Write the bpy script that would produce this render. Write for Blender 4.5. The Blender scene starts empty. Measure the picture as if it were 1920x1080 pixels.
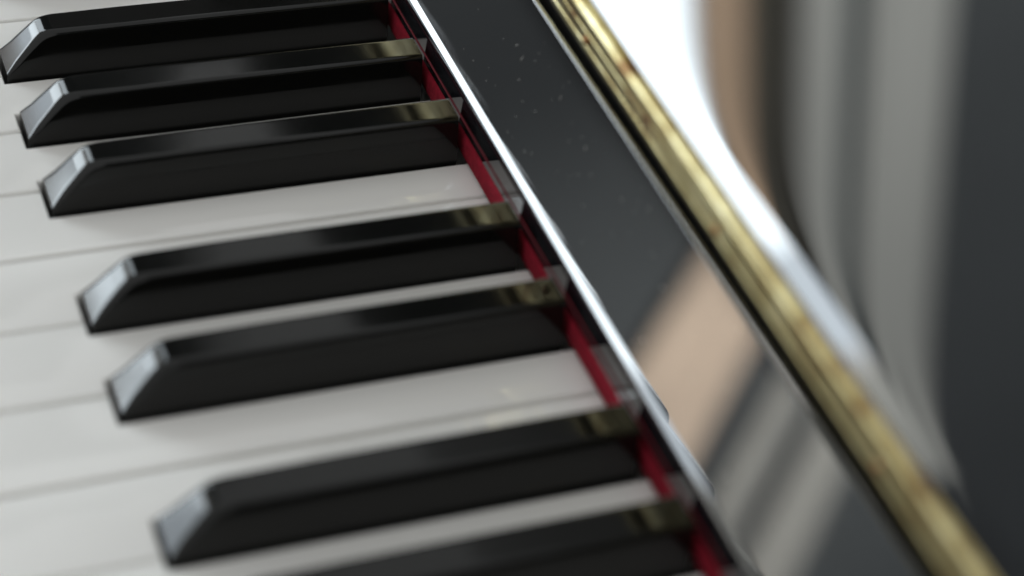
import bpy, bmesh, math, random
from mathutils import Matrix, Vector
random.seed(7)
S = bpy.context.scene
COL = S.collection
MM = 0.001
R = math.radians

# ------------------------------------------------------------------ camera
cam_d = bpy.data.cameras.new('camera')
cam = bpy.data.objects.new('camera', cam_d)
COL.objects.link(cam)
S.camera = cam
right = Vector((0.3529413, 0.92818146, 0.11794749))
up = Vector((-0.63254066, 0.14381324, 0.76105852))
fwd = Vector((-0.68943799, 0.34321557, -0.63787015))
m = Matrix((right, up, -fwd)).transposed().to_4x4()
m.translation = Vector((366.99, -71.6, 308.41)) * MM
cam.matrix_world = m
cam_d.sensor_width = 36.0
cam_d.lens = 74.85
cam_d.clip_start = 0.01
cam_d.clip_end = 100.0
cam_d.dof.use_dof = True
cam_d.dof.focus_distance = 0.532
cam_d.dof.aperture_fstop = 5.3
cam_d.dof.aperture_blades = 7

# ------------------------------------------------------------------ light and exposure
world = bpy.data.worlds.new('World')
S.world = world
world.use_nodes = True
bg = world.node_tree.nodes['Background']
bg.inputs['Color'].default_value = (0.98, 1.0, 1.0, 1)
bg.inputs['Strength'].default_value = 0.82

WINDOW_LIGHT = 12.0
spot_d = bpy.data.lights.new('wall_fill_spot', 'SPOT')  # added unseen lamp, brightens the cloth bands mirrored in the lid
spot_d.energy = 1350
spot_d.spot_size = R(85)
spot_d.spot_blend = 0.5
spot_d.shadow_soft_size = 0.08
spot_d.color = (1.0, 0.97, 0.92)
spot = bpy.data.objects.new('wall_fill_spot', spot_d)
COL.objects.link(spot)
spot.location = (-0.1, -1.3, 2.6)
spot.rotation_euler = (Vector((-2.5, -3.0, 0.4)) - spot.location).to_track_quat('-Z', 'Y').to_euler()

spot2_d = bpy.data.lights.new('curtain_fill_spot', 'SPOT')  # second added lamp, lifts the low curtains mirrored in the name board
spot2_d.energy = 1750
spot2_d.spot_size = R(58)
spot2_d.spot_blend = 0.9
spot2_d.shadow_soft_size = 0.06
spot2_d.color = (1.0, 0.97, 0.92)
spot2 = bpy.data.objects.new('curtain_fill_spot', spot2_d)
COL.objects.link(spot2)
spot2.location = (-0.2, -3.1, 1.3)
spot2.rotation_euler = (Vector((-2.5, -3.6, -0.3)) - spot2.location).to_track_quat('-Z', 'Y').to_euler()

vs = S.view_settings
vs.view_transform = 'Standard'
vs.look = 'None'
vs.exposure = 0.0
vs.gamma = 1.0
vs.use_curve_mapping = False
S.render.engine = 'CYCLES'
S.cycles.use_denoising = True
S.cycles.max_bounces = 8
S.cycles.glossy_bounces = 6

# ------------------------------------------------------------------ materials
def mat(name, color, rough=0.4, metal=0.0, ior=1.5, bump=0.0, bscale=200.0, var=0.0, vscale=30.0,
        rvar=0.0, sheen=0.0, coat=0.0, stretch=None):
    mt = bpy.data.materials.new(name)
    mt.use_nodes = True
    nt = mt.node_tree
    b = nt.nodes['Principled BSDF']
    b.inputs['Base Color'].default_value = (*color, 1)
    b.inputs['Roughness'].default_value = rough
    b.inputs['Metallic'].default_value = metal
    b.inputs['IOR'].default_value = ior
    if sheen:
        b.inputs['Sheen Weight'].default_value = sheen
        b.inputs['Sheen Tint'].default_value = (*color, 1)
    if coat:
        b.inputs['Coat Weight'].default_value = coat
    tc = nt.nodes.new('ShaderNodeTexCoord')
    if var or rvar:
        n = nt.nodes.new('ShaderNodeTexNoise')
        n.inputs['Scale'].default_value = vscale
        n.inputs['Detail'].default_value = 5
        src = tc.outputs['Object']
        if stretch:
            mp = nt.nodes.new('ShaderNodeMapping')
            mp.inputs['Scale'].default_value = stretch
            nt.links.new(src, mp.inputs['Vector'])
            src = mp.outputs['Vector']
        nt.links.new(src, n.inputs['Vector'])
        if var:
            r = nt.nodes.new('ShaderNodeMapRange')
            r.inputs['From Min'].default_value = 0.3
            r.inputs['From Max'].default_value = 0.7
            r.inputs['To Min'].default_value = 1 - var
            r.inputs['To Max'].default_value = 1 + var
            nt.links.new(n.outputs['Fac'], r.inputs['Value'])
            v = nt.nodes.new('ShaderNodeVectorMath')
            v.operation = 'SCALE'
            v.inputs[0].default_value = color
            nt.links.new(r.outputs['Result'], v.inputs['Scale'])
            nt.links.new(v.outputs['Vector'], b.inputs['Base Color'])
        if rvar:
            r2 = nt.nodes.new('ShaderNodeMapRange')
            r2.inputs['From Min'].default_value = 0.3
            r2.inputs['From Max'].default_value = 0.7
            r2.inputs['To Min'].default_value = max(0.0, rough - rvar)
            r2.inputs['To Max'].default_value = rough + rvar
            nt.links.new(n.outputs['Fac'], r2.inputs['Value'])
            nt.links.new(r2.outputs['Result'], b.inputs['Roughness'])
    if bump:
        n2 = nt.nodes.new('ShaderNodeTexNoise')
        n2.inputs['Scale'].default_value = bscale
        n2.inputs['Detail'].default_value = 4
        nt.links.new(tc.outputs['Object'], n2.inputs['Vector'])
        bp = nt.nodes.new('ShaderNodeBump')
        bp.inputs['Strength'].default_value = bump
        bp.inputs['Distance'].default_value = 0.0005
        nt.links.new(n2.outputs['Fac'], bp.inputs['Height'])
        nt.links.new(bp.outputs['Normal'], b.inputs['Normal'])
    return mt

M_WHITE = mat('white_acrylic', (0.82, 0.805, 0.775), 0.045, ior=1.49, var=0.015, vscale=14, rvar=0.02)
M_BLACK = mat('black_key_resin', (0.004, 0.004, 0.0035), 0.085, ior=1.39, rvar=0.06, vscale=60)
M_LACQ = mat('black_polyester_lacquer', (0.006, 0.006, 0.007), 0.02, ior=2.0, rvar=0.012, vscale=25)
M_DARKWOOD = mat('satin_black_wood', (0.012, 0.012, 0.012), 0.4, ior=1.5)
M_BRASS = mat('brass', (0.47, 0.385, 0.19), 0.33, metal=1.0, var=0.22, vscale=55, rvar=0.08, bump=0.15, bscale=900)
def tarnish(mt):
    nt = mt.node_tree
    b = nt.nodes['Principled BSDF']
    ge = nt.nodes.new('ShaderNodeNewGeometry')
    mp = nt.nodes.new('ShaderNodeMapping')
    mp.inputs['Scale'].default_value = (1.5, 0.9, 0.9)
    nt.links.new(ge.outputs['Position'], mp.inputs['Vector'])
    n = nt.nodes.new('ShaderNodeTexNoise')
    n.inputs['Scale'].default_value = 75
    n.inputs['Detail'].default_value = 5
    n.inputs['Roughness'].default_value = 0.6
    nt.links.new(mp.outputs['Vector'], n.inputs['Vector'])
    cr = nt.nodes.new('ShaderNodeValToRGB')
    e = cr.color_ramp.elements
    e[0].position, e[0].color = 0.32, (0.17, 0.095, 0.04, 1)
    e[1].position, e[1].color = 0.43, (0.36, 0.29, 0.14, 1)
    e2 = cr.color_ramp.elements.new(0.56); e2.color = (0.46, 0.395, 0.215, 1)
    e3 = cr.color_ramp.elements.new(0.70); e3.color = (0.58, 0.52, 0.32, 1)
    nt.links.new(n.outputs['Fac'], cr.inputs['Fac'])
    for l in list(b.inputs['Base Color'].links):
        nt.links.remove(l)
    nt.links.new(cr.outputs['Color'], b.inputs['Base Color'])
tarnish(M_BRASS)
M_SCREW = mat('tarnished_screw', (0.30, 0.15, 0.07), 0.4, metal=1.0)
M_FELT = mat('red_felt', (0.22, 0.007, 0.019), 0.95, ior=1.3, bump=0.8, bscale=2500, var=0.25, vscale=900, sheen=0.25)
M_FELTSHADE = mat('shaded_felt_edge', (0.075, 0.004, 0.008), 0.95, ior=1.3, bump=0.5, bscale=2500)  # shade on the upper felt edge is put into this maroon
M_WOOD = mat('key_wood', (0.50, 0.36, 0.22), 0.6)
M_DUST = mat('dust', (0.55, 0.53, 0.50), 0.9)
M_WALL = mat('dark_wall_paint', (0.046, 0.055, 0.060), 0.8, var=0.1, vscale=2)
M_BROWN = mat('brown_cloth', (0.50, 0.37, 0.26), 0.85, var=0.15, vscale=1.6, stretch=(1, 0.3, 14))
M_GAPSHADE = mat('olive_gap_shade', (0.045, 0.044, 0.032), 0.85, var=0.1, vscale=5)  # shadow in the gap, put into the colour of a dark strip
M_GREY = mat('grey_cloth', (0.385, 0.405, 0.395), 0.85, var=0.22, vscale=1.6, stretch=(1, 0.25, 11))
M_GREYCURTAIN = mat('grey_curtain_cloth', (0.40, 0.41, 0.395), 0.85, var=0.10, vscale=5)
M_PALEBROWN = mat('pale_brown_cloth', (0.56, 0.46, 0.37), 0.85, var=0.08, vscale=6)
M_SLATE = mat('slate_cloth', (0.055, 0.075, 0.08), 0.85, var=0.08, vscale=5)
M_FRAME = mat('white_window_frame', (0.7, 0.7, 0.7), 0.4)
M_FLOOR = mat('floor_boards', (0.10, 0.07, 0.05), 0.5, var=0.2, vscale=3)

M_SKY = bpy.data.materials.new('bright_daylight_pane')
M_SKY.use_nodes = True
nt = M_SKY.node_tree
nt.nodes.clear()
em = nt.nodes.new('ShaderNodeEmission')
em.inputs['Color'].default_value = (0.84, 0.94, 1.0, 1)
em.inputs['Strength'].default_value = WINDOW_LIGHT
out = nt.nodes.new('ShaderNodeOutputMaterial')
nt.links.new(em.outputs[0], out.inputs[0])

M_DIM = M_SKY.copy()
M_DIM.name = 'dimmed_pane'  # weaker copy of the daylight glow, dims parts of the mirrored window
M_DIM.node_tree.nodes['Emission'].inputs['Strength'].default_value = WINDOW_LIGHT * 0.45
M_TALL = M_SKY.copy()  # glow of a pane added to light keys and lip reflections
M_TALL.name = 'added_tall_pane'
M_TALL.node_tree.nodes['Emission'].inputs['Strength'].default_value = WINDOW_LIGHT * 0.6
M_DIM.node_tree.nodes['Emission'].inputs['Color'].default_value = (0.82, 0.92, 1.0, 1)

# ------------------------------------------------------------------ helpers
def link(name, me, material, parent=None):
    o = bpy.data.objects.new(name, me)
    COL.objects.link(o)
    if material is not None and not me.materials:
        me.materials.append(material)
    if parent is not None:
        o.parent = parent
    return o

def mesh_from(verts, faces, name, sharp=None):
    me = bpy.data.meshes.new(name)
    me.from_pydata([(x * MM, y * MM, z * MM) for x, y, z in verts], [], faces)
    me.update()
    bm = bmesh.new(); bm.from_mesh(me)
    bmesh.ops.recalc_face_normals(bm, faces=bm.faces[:])
    bm.to_mesh(me); bm.free()
    if sharp is not None:
        me.polygons.foreach_set('use_smooth', [True] * len(me.polygons))
        me.set_sharp_from_angle(angle=R(sharp))
    return me

def extrude_x(profile, x0, x1, name, sharp=3.2):
    n = len(profile)
    v = [(x0, y, z) for y, z in profile] + [(x1, y, z) for y, z in profile]
    f = [(i, (i + 1) % n, n + (i + 1) % n, n + i) for i in range(n)]
    f += [tuple(range(n)), tuple(range(2 * n - 1, n - 1, -1))]
    return mesh_from(v, f, name, sharp)

def box_mesh(x0, x1, y0, y1, z0, z1, name, bev=0.0, segs=2):
    bm = bmesh.new()
    bmesh.ops.create_cube(bm, size=1)
    for v in bm.verts:
        v.co = Vector(((x0 + x1) / 2 + v.co.x * (x1 - x0), (y0 + y1) / 2 + v.co.y * (y1 - y0),
                       (z0 + z1) / 2 + v.co.z * (z1 - z0))) * MM
    if bev:
        bmesh.ops.bevel(bm, geom=bm.edges[:], offset=bev * MM, segments=segs, affect='EDGES', profile=0.5)
    me = bpy.data.meshes.new(name)
    bm.to_mesh(me); bm.free()
    if bev:
        me.polygons.foreach_set('use_smooth', [True] * len(me.polygons))
        me.set_sharp_from_angle(angle=R(50))
    return me

def tag(o, label, cat, group=None):
    o['label'] = label
    o['category'] = cat
    if group:
        o['group'] = group
    return o

# ------------------------------------------------------------------ the setting
X0, X1 = -720.0, 532.0        # ends of the keyboard
FLOOR_Z = -720.0
o = link('floor', box_mesh(-2600, 1600, -5200, 700, FLOOR_Z - 30, FLOOR_Z, 'floor'), M_FLOOR)
o['kind'] = 'structure'
o = link('wall', box_mesh(-2700, -2600, -5200, 700, FLOOR_Z, 2900, 'wall'), M_WALL)
o['kind'] = 'structure'

# ------------------------------------------------------------------ piano
piano = bpy.data.objects.new('piano', None)
COL.objects.link(piano)
piano.location = (0, 0, FLOOR_Z * MM)
tag(piano, 'glossy black upright piano with open lid, white and black keys and red felt', 'piano')
PINV = Matrix.Translation((0, 0, -FLOOR_Z * MM))

def part(name, me, material, parent=piano):
    o = link(name, me, material, parent)
    if parent is piano:
        o.location = (0, 0, -FLOOR_Z * MM)
    return o

# case below and behind the keyboard
part('key_bed', box_mesh(X0 - 35, X1 + 35, -110, 300, -75, -32, 'key_bed', 2), M_LACQ)
part('key_slip', box_mesh(X0 - 5, X1 + 5, -84, -62, -31.8, -14, 'key_slip', 3, 4), M_LACQ)
part('lower_panel', box_mesh(X0 - 10, X1 + 10, 150, 180, FLOOR_Z + 60, -75.5, 'lower_panel', 2), M_LACQ)
part('upper_panel', box_mesh(X0 - 10, X1 + 10, 262, 284, -31.5, 520, 'upper_panel', 3), M_LACQ)
for xa, xb in ((X0 - 70, X0 - 36), (X1 + 36, X1 + 70)):
    part('side_panel', box_mesh(xa, xb, 60, 420, FLOOR_Z, 522, 'side_panel', 3), M_LACQ)
for xa, xb in ((X0 - 35, X0 - 6), (X1 + 6, X1 + 35)):
    part('cheek_block', box_mesh(xa, xb, -100, 99, -31.5, 22, 'cheek_block', 4, 4), M_LACQ)

# name board: polished face between the keys and the lid hinge
prof = [(128, 7.0), (100.14, 7.0)]
r, cy, cz = 1.6, 101.74, 15.21
for i in range(20):
    a = R(90 - (90 - 52) * i / 19)
    prof.append((cy - r * math.sin(a), cz + r * math.cos(a)))
prof.append((101.40, 17.38))
PHI_S = R(62.5)
ex, ez = 114.10, 41.77
prof.append((ex, ez))
rr = 0.5
c2y, c2z = ex + rr * math.sin(PHI_S), ez - rr * math.cos(PHI_S)
for i in range(1, 25):
    a = PHI_S * (1 - i / 24)
    prof.append((c2y - rr * math.sin(a), c2z + rr * math.cos(a)))
prof.append((c2y + 0.9, c2z + rr))
prof.append((c2y + 1.0, 36.0))
prof.append((128, 36.0))
part('name_board', extrude_x(prof, X0 - 4, X1 + 4, 'name_board'), M_LACQ)

# rail that carries the hinge
part('hinge_rail', box_mesh(X0 - 4, X1 + 4, 117.9, 150, 36.3, 55.0, 'hinge_rail', 0.4), M_DARKWOOD)

# lid leaning back behind the hinge, with a crowned edge
B0 = (112.3, 62.8)
pb = R(58.5)
prof = [B0, (B0[0] + 4.75 * math.cos(pb), B0[1] + 4.75 * math.sin(pb))]
y, z = prof[-1]
s = 0.0
while s < 170:
    st = 0.35 if s < 24 else 8.0
    ph = R(51 + 0.9 * math.exp(-s / 3.0))
    y += st * math.cos(ph); z += st * math.sin(ph); s += st
    prof.append((y, z))
tx, tz = math.sin(R(51)), -math.cos(R(51))
prof.append((y + 17 * tx, z + 17 * tz))
prof.append((B0[0] + 16 * tx + 2, B0[1] + 16 * tz + 3))
prof.append((B0[0] + 1.6, B0[1] - 1.4))
lid = part('lid', extrude_x(prof, X0 - 4, X1 + 4, 'lid', 2.2), M_LACQ)

# brass piano hinge: lower leaf, upper leaf, knuckles, screws
# (its lower leaf leans forward over the name board, so the keys mirror it)
ly0, lz0, ly1, lz1 = 116.5, 44.2, 114.75, 53.2
ln = math.hypot(ly1 - ly0, lz1 - lz0)
ty, tz_ = (ly1 - ly0) / ln, (lz1 - lz0) / ln
ny, nz = -tz_, ty            # front normal of the leaf
def leaf(u, h):
    return (ly0 + ty * u + ny * h, lz0 + tz_ * u + nz * h)
lp = [leaf(0, 0)]
for c in (2.0, 6.4):         # added ridges, shaped to catch glint lines
    for k in range(9):
        a = math.pi * k / 8
        lp.append(leaf(c - 0.36 * math.cos(a), 0.26 * math.sin(a)))
lp += [leaf(ln, 0)]
# upper part of the leaf curls forward to the barrel
cy0, cz0 = lp[-1]
for k in range(1, 9):
    a = R(11 + 24 * k / 8)
    cy0 -= 0.62 * math.sin(a); cz0 += 0.62 * math.cos(a)
    lp.append((cy0, cz0))
lp += [(cy0 + 0.9, cz0 + 0.5), leaf(ln, -1.0), leaf(0, -1.0)]
hinge = part('hinge', extrude_x(lp, X0, X1, 'lower_leaf', 50), M_BRASS)
ul = link('upper_leaf', extrude_x([(111.6, 62.6), (112.1, 62.75), (113.4, 60.9), (112.7, 60.4)], X0, X1, 'upper_leaf', 20), M_BRASS, hinge)
N = 28
kl = 15.0
kv, kf = [], []
rings = [(-kl / 2 + 0.05, 1.66), (-kl / 2 + 0.2, 1.74), (kl / 2 - 0.2, 1.74), (kl / 2 - 0.05, 1.66)]
for x, rad in rings:
    for i in range(N):
        a = 2 * math.pi * i / N
        kv.append((x, rad * math.cos(a), rad * math.sin(a)))
for k in range(len(rings) - 1):
    for i in range(N):
        kf.append((k * N + i, k * N + (i + 1) % N, (k + 1) * N + (i + 1) % N, (k + 1) * N + i))
kf += [tuple(range(N)), tuple(range((len(rings) - 1) * N, len(rings) * N))]
knuckle_me = mesh_from(kv, kf, 'knuckle', 18)
x = X0 + kl / 2
while x < X1:
    k = link('knuckle', knuckle_me, M_BRASS, hinge)
    k.location = (x * MM, (111.75 + random.uniform(-.04, .04)) * MM, (60.0 + random.uniform(-.04, .04)) * MM)
    k.rotation_euler = (random.uniform(-3, 3), 0, random.uniform(-.004, .004))
    x += kl
bm = bmesh.new()
bmesh.ops.create_uvsphere(bm, u_segments=14, v_segments=8, radius=1.25 * MM)
for v in bm.verts:
    v.co.z *= 0.7
screw_me = bpy.data.meshes.new('screw'); bm.to_mesh(screw_me); bm.free()
x = 16.0 - 70 * 10
while x < X1:
    if x > X0:
        sc_ = link('screw', screw_me, M_SCREW, hinge)
        sc_.location = (x * MM, (leaf(4.3, 0.1)[0]) * MM, (leaf(4.3, 0.1)[1]) * MM)
        sc_.rotation_euler = (R(101), 0, 0)
    x += 69.3

# red felt between the keys and the name board
fb = bmesh.new()
nx = 1100
fv, ff_ = [], []
sec = [(102, 6.95), (100.5, 6.95), (99.85, 6.5), (99.6, 5.2), (99.65, 3.5), (99.75, 1.2), (100.2, 0.35), (102, 0.35)]
for i in range(nx + 1):
    xx = X0 + (X1 - X0) * i / nx
    w1 = 0.12 * math.sin(xx * 0.21) + random.uniform(-.28, .12)
    for j, (yy, zz) in enumerate(sec):
        fv.append((xx, yy + (random.uniform(-.14, .14) if 1 < j < 6 else 0), zz + (w1 if 1 < j < 3 else 0)))
ns = len(sec)
for i in range(nx):
    for j in range(ns):
        ff_.append((i * ns + j, i * ns + (j + 1) % ns, (i + 1) * ns + (j + 1) % ns, (i + 1) * ns + j))
ff_ += [tuple(range(ns)), tuple(range(nx * ns, nx * ns + ns))]
part('felt_strip', mesh_from(fv, ff_, 'felt_strip', 60), M_FELT)

part('felt_edge', box_mesh(X0, X1, 98.4, 98.75, 11.75, 12.3, 'felt_edge', 0.1), M_FELTSHADE)

# ---- keys
PITCH = 23.5
HALF = PITCH / 2
# black key centre measured from the left edge of C or F of its group
BL_C = [21.2, 49.3]
BL_F = [20.1, 47.0, 73.9]
def blacks_of_octave(x_c):      # x of the left edge of C
    return [x_c + b for b in BL_C] + [x_c + 70.5 + b for b in BL_F]
white_names = 'CDEFGAB'
all_black = []
for octv in range(-5, 4):
    all_black += blacks_of_octave(octv * 164.5)
BW = 12.2

def white_key_mesh(xl, blacks, name):
    xa, xb = 0.42, PITCH - 0.42
    y0, y1, yn = -50.5, 118.0, -0.8
    la, lb = xa, xb
    for b in blacks:
        c = b - xl
        if c < HALF - 4 and c + 6.9 > xa:
            la = c + 6.9
        elif c > HALF + 4 and c - 6.9 < xb:
            lb = c - 6.9
    pts = [(xa, y0), (xb, y0)]
    if lb < xb:
        pts += [(xb, yn), (lb, yn)]
    pts += [(lb, y1), (la, y1)]
    if la > xa:
        pts += [(la, yn), (xa, yn)]
    n = len(pts)
    bm = bmesh.new()
    top = [bm.verts.new((px * MM, py * MM, 0)) for px, py in pts]
    bot = [bm.verts.new((px * MM, py * MM, -21 * MM)) for px, py in pts]
    bm.faces.new(top)
    bm.faces.new(bot[::-1])
    for i in range(n):
        bm.faces.new((top[i], bot[i], bot[(i + 1) % n], top[(i + 1) % n]))
    bmesh.ops.recalc_face_normals(bm, faces=bm.faces[:])
    edges = [e for e in bm.edges if abs(e.verts[0].co.z) < 1e-9 and abs(e.verts[1].co.z) < 1e-9]
    bmesh.ops.bevel(bm, geom=edges, offset=0.55 * MM, segments=4, affect='EDGES', profile=0.5)
    me = bpy.data.meshes.new(name)
    bm.to_mesh(me); bm.free()
    me.polygons.foreach_set('use_smooth', [True] * len(me.polygons))
    me.set_sharp_from_angle(angle=R(25))
    me.materials.append(M_WHITE)
    return me

wcache = {}
x = -30 * PITCH
idx = 0
while x < 22 * PITCH - 1:
    nm = white_names[round(x / PITCH) % 7]
    first = idx == 0
    last = x + PITCH > 22 * PITCH - 1
    bl = [b for b in all_black if x - 8 < b < x + PITCH + 8]
    if last:
        bl = []
    if first:
        bl = [b for b in bl if b > x + HALF]
    key = (nm, first, last)
    if key not in wcache:
        wcache[key] = white_key_mesh(x, bl, 'white_key')
    o = part('white_key', wcache[key], None)
    o.location = (x * MM, 0, (-FLOOR_Z + random.uniform(-.16, .12)) * MM)
    o.rotation_euler = (random.uniform(-.0006, .0006), random.uniform(-.003, .003), 0)
    x += PITCH
    idx += 1

def black_key_mesh():
    H, H0, YF = 12.0, 1.6, 9.0
    slope = (H - H0) / YF
    ys = [0.0, 0.12, 0.35] + [0.35 + (12.65 - 0.35) * i / 26 for i in range(1, 27)] + [30, 60, 97.9]
    k = 1.25           # softness of the round between front facet and top
    secs = []
    for y in ys:
        a = H0 + slope * y
        h = -k * math.log(math.exp(-a / k) + math.exp(-(H) / k)) if y < 40 else H
        h = min(h, H)
        bh = BW / 2
        th = bh - 1.55 * max(h, 0) / H
        # the facet narrows toward the top with rounder shoulders
        r_ = min(1.2 + 1.0 * max(0.0, 1 - abs(y - 7) / 9), 0.35 * h + 0.1)
        pts = [(-bh, -8.0), (-bh, -0.3)]
        n = 7
        lean = math.atan2(bh - th, max(h, .1))
        cx_, cz_ = -th + r_, h - r_
        span = math.pi / 2 - lean
        # support vertex on the side, rounded shoulder, support vertex on the flat top
        sx, sz = cx_ - r_ * math.cos(lean), cz_ + r_ * math.sin(lean)
        pts.append((sx - 0.25 * math.sin(lean), sz - 0.25 * math.cos(lean)))
        for i in range(n):
            a_ = lean + span * i / (n - 1)
            pts.append((cx_ - r_ * math.cos(a_), cz_ + r_ * math.sin(a_)))
        pts.append((cx_ + 0.3, h))
        pr = [(-px, pz) for px, pz in pts[::-1]]
        secs.append([(px, y, pz) for px, pz in pts + pr])
    n = len(secs[0])
    v = [p for s_ in secs for p in s_]
    f = []
    for i in range(len(secs) - 1):
        for j in range(n):
            f.append((i * n + j, i * n + (j + 1) % n, (i + 1) * n + (j + 1) % n, (i + 1) * n + j))
    f += [tuple(range(n)), tuple(range((len(secs) - 1) * n, len(secs) * n))]
    return mesh_from(v, f, 'black_key', 28)

bk = black_key_mesh()
bk.materials.append(M_BLACK)
for b in all_black:
    if -30 * PITCH + 8 < b < 21 * PITCH:
        o = part('black_key', bk, None)
        o.location = (b * MM, 0, (-FLOOR_Z + random.uniform(-.10, .10)) * MM)
        o.rotation_euler = (random.uniform(-.0015, .0015), random.uniform(-.009, .009), random.uniform(-.0016, .0016))

# dust flecks lying on the name board
bm = bmesh.new()
d1 = Vector((0, math.cos(PHI_S), math.sin(PHI_S)))
nn = Vector((0, -math.sin(PHI_S), math.cos(PHI_S)))
base = Vector((0, 101.82, 18.18))
for i in range(150):
    c = base + d1 * random.uniform(1.5, 25) + Vector((random.uniform(-160, 170), 0, 0)) + nn * 0.03
    L = random.choice((.08, .1, .14, .2, .28, .7)) * random.uniform(.7, 1.2)
    w = random.uniform(.04, .12)
    a = random.uniform(0, math.pi)
    e1 = Vector((math.cos(a), 0, 0)) + d1 * math.sin(a)
    e2 = Vector((-math.sin(a), 0, 0)) + d1 * math.cos(a)
    q = [c + e1 * L, c + e2 * w, c - e1 * L, c - e2 * w]
    lo = [bm.verts.new(p * MM) for p in q]
    hi = bm.verts.new((c + nn * 0.08) * MM)
    for j in range(4):
        bm.faces.new((lo[j], lo[(j + 1) % 4], hi))
me = bpy.data.meshes.new('dust'); bm.to_mesh(me); bm.free()
o = part('dust', me, M_DUST)
o['kind'] = 'stuff'

# ------------------------------------------------------------------ window wall seen in the lacquer
def slab(name, pts, x0, x1, material, parent=None, folds=0, amp=0.0):
    """pts: outline (y, z) in mm of a slab standing on the wall between x0 and x1"""
    n = len(pts)
    v = [(x0, y, z) for y, z in pts] + [(x1, y, z) for y, z in pts]
    f = [(i, (i + 1) % n, n + (i + 1) % n, n + i) for i in range(n)]
    f += [tuple(range(n)), tuple(range(2 * n - 1, n - 1, -1))]
    return link(name, mesh_from(v, f, name), material, parent)

WX = -2600
WL, WR, WB, WT = -700, -3420, 170, 1215
win = bpy.data.objects.new('window', None)
COL.objects.link(win)
win.location = (WX * MM, (WL + WR) / 2 * MM, WB * MM)
tag(win, 'bright daylit window in the dark wall beyond the keyboard', 'window')
def wpart(name, y0, y1, z0, z1, x0, x1, material):
    me = box_mesh(x0 - WX, x1 - WX, min(y0, y1) - (WL + WR) / 2, max(y0, y1) - (WL + WR) / 2, z0 - WB, z1 - WB, name)
    return link(name, me, material, win)
LZ = 425          # height of the rail between the low lights and the big panes
wpart('pane', -1420, -2960, LZ + 5.5, WT - 20, WX + 4, WX + 16, M_SKY)
wpart('low_pane', -1420, -2030, WB + 25, LZ - 5.5, WX + 4, WX + 16, M_DIM)  # glow lowered to darken the far key facets
wpart('low_pane', -2060, -2500, WB + 25, LZ - 5.5, WX + 4, WX + 16, M_SKY)
wpart('low_pane', -2530, -2960, WB + 25, LZ - 5.5, WX + 4, WX + 16, M_SKY)
wpart('middle_rail', -1420, -2960, LZ - 5, LZ + 5, WX + 1, WX + 30, M_FRAME)
wpart('pane', -740, -1380, WB + 25, 2480, WX + 4, WX + 16, M_TALL)  # tall glowing panel added as extra light on the keys
wpart('dimmed_pane', -2961, -3400, WB + 25, WT - 20, WX + 4, WX + 16, M_DIM)  # glow lowered so the mirrored window edge fades
wpart('sill', WL + 40, WR - 20, WB - 30, WB, WX + 1, WX + 60, M_FRAME)
wpart('bottom_rail', WL, WR, WB + 1, WB + 24, WX + 1, WX + 50, M_FRAME)
wpart('top_rail', WL, -1419.5, 2480.5, 2500, WX + 1, WX + 50, M_FRAME)
wpart('top_rail', -1420, WR, WT - 19, WT, WX + 1, WX + 50, M_FRAME)
for y, zt in ((WL - 20, 2480), (-1400, 2480), (-2045, LZ - 5.5), (-2515, LZ - 5.5), (WR + 10, WT - 19.5)):
    wpart('mullion', y - 14, y + 14, WB + 24.5, zt, WX + 1, WX + 40, M_FRAME)

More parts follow.
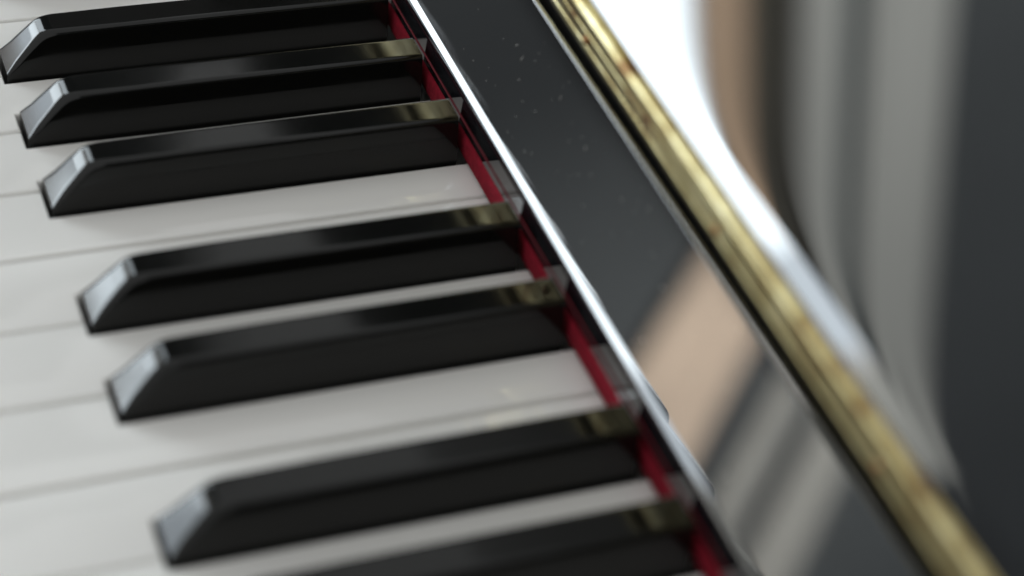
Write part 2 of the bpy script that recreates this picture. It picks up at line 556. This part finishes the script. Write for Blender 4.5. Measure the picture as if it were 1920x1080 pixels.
def drape(name, z_top, z_bot, y_top, y_bot, material, label, cat, x=-2582, amp=16, folds=5, depth=4):
    """cloth hanging between two slanted side edges: y_top/y_bot = (left, right) at top/bottom"""
    nu, nv = folds * 14, 14
    v, f = [], []
    for side in (0, 1):
        for j in range(nv + 1):
            t = j / nv
            for i in range(nu + 1):
                u = i / nu
                yl = y_top[0] + (y_bot[0] - y_top[0]) * t
                yr = y_top[1] + (y_bot[1] - y_top[1]) * t
                xx = x + amp * math.sin(u * folds * 2 * math.pi + 0.6 * math.sin(3 * t)) + (depth if side else 0)
                v.append((xx, yl + (yr - yl) * u, z_top + (z_bot - z_top) * t))
    W_ = nu + 1
    Q = W_ * (nv + 1)
    for j in range(nv):
        for i in range(nu):
            a = j * W_ + i
            f.append((a, a + 1, a + W_ + 1, a + W_))
            f.append((Q + a, Q + a + W_, Q + a + W_ + 1, Q + a + 1))
    for i in range(nu):
        f.append((i, Q + i, Q + i + 1, i + 1))
        a = nv * W_ + i
        f.append((a, a + 1, Q + a + 1, Q + a))
    for j in range(nv):
        a = j * W_
        f.append((a, a + W_, Q + a + W_, Q + a))
        a = j * W_ + nu
        f.append((a, Q + a, Q + a + W_, a + W_))
    o = link(name, mesh_from(v, f, name, 60), material)
    tag(o, label, cat)
    return o

# valance strips and a painted gap shadow above the window
YA, YB = -1500, -4300
slab_defs = [
    ('valance', 1205, 1300, M_BROWN, 'brown cloth valance directly above the bright window', 60),
    ('shade_roll', 1302, 1408, M_GAPSHADE, 'dark olive band painted as gap shadow above the brown valance', 40),
    ('valance', 1410, 1504, M_GREY, 'light grey cloth band above the dark olive gap shade', 70),
    ('curtain_rail', 1506, 1558, M_SLATE, 'slate curtain rail between the two grey bands', 40),
    ('valance', 1560, 1745, M_GREY, 'wide grey cloth band under the dark upper wall', 60)]
for nm, za, zb, mt_, lb, dp in slab_defs:
    o = slab(nm, [(YA, za), (YA, zb), (YB, zb), (YB, za)], WX + 1, WX + dp, mt_)
    tag(o, lb, 'rail' if 'rail' in nm else ('shade' if 'shade' in nm else 'valance'))
o = slab('reflection_fade_slab', [(-3440, 190), (-3440, 1203), (-4000, 1203), (-4000, 190)], WX + 1, WX + 14, M_GREY)  # added grey slab that tails off the bright strip on the lid
tag(o, 'added grey blind pulled down beside the bright window', 'strip')
# drapes to the right of the window, spreading toward the floor
drape('curtain', 135, -710, (-2860, -3170), (-3300, -3750), M_PALEBROWN, 'brown curtain hanging low beside the window', 'curtain', amp=8, folds=3)
drape('curtain', 135, -710, (-3330, -3450), (-3900, -4060), M_GREYCURTAIN, 'narrow light grey curtain next to the brown one', 'curtain', amp=12, folds=2)
drape('curtain', 135, -710, (-3560, -3770), (-4170, -4470), M_GREYCURTAIN, 'wider grey curtain at the edge of the dark wall', 'curtain', amp=14, folds=3)
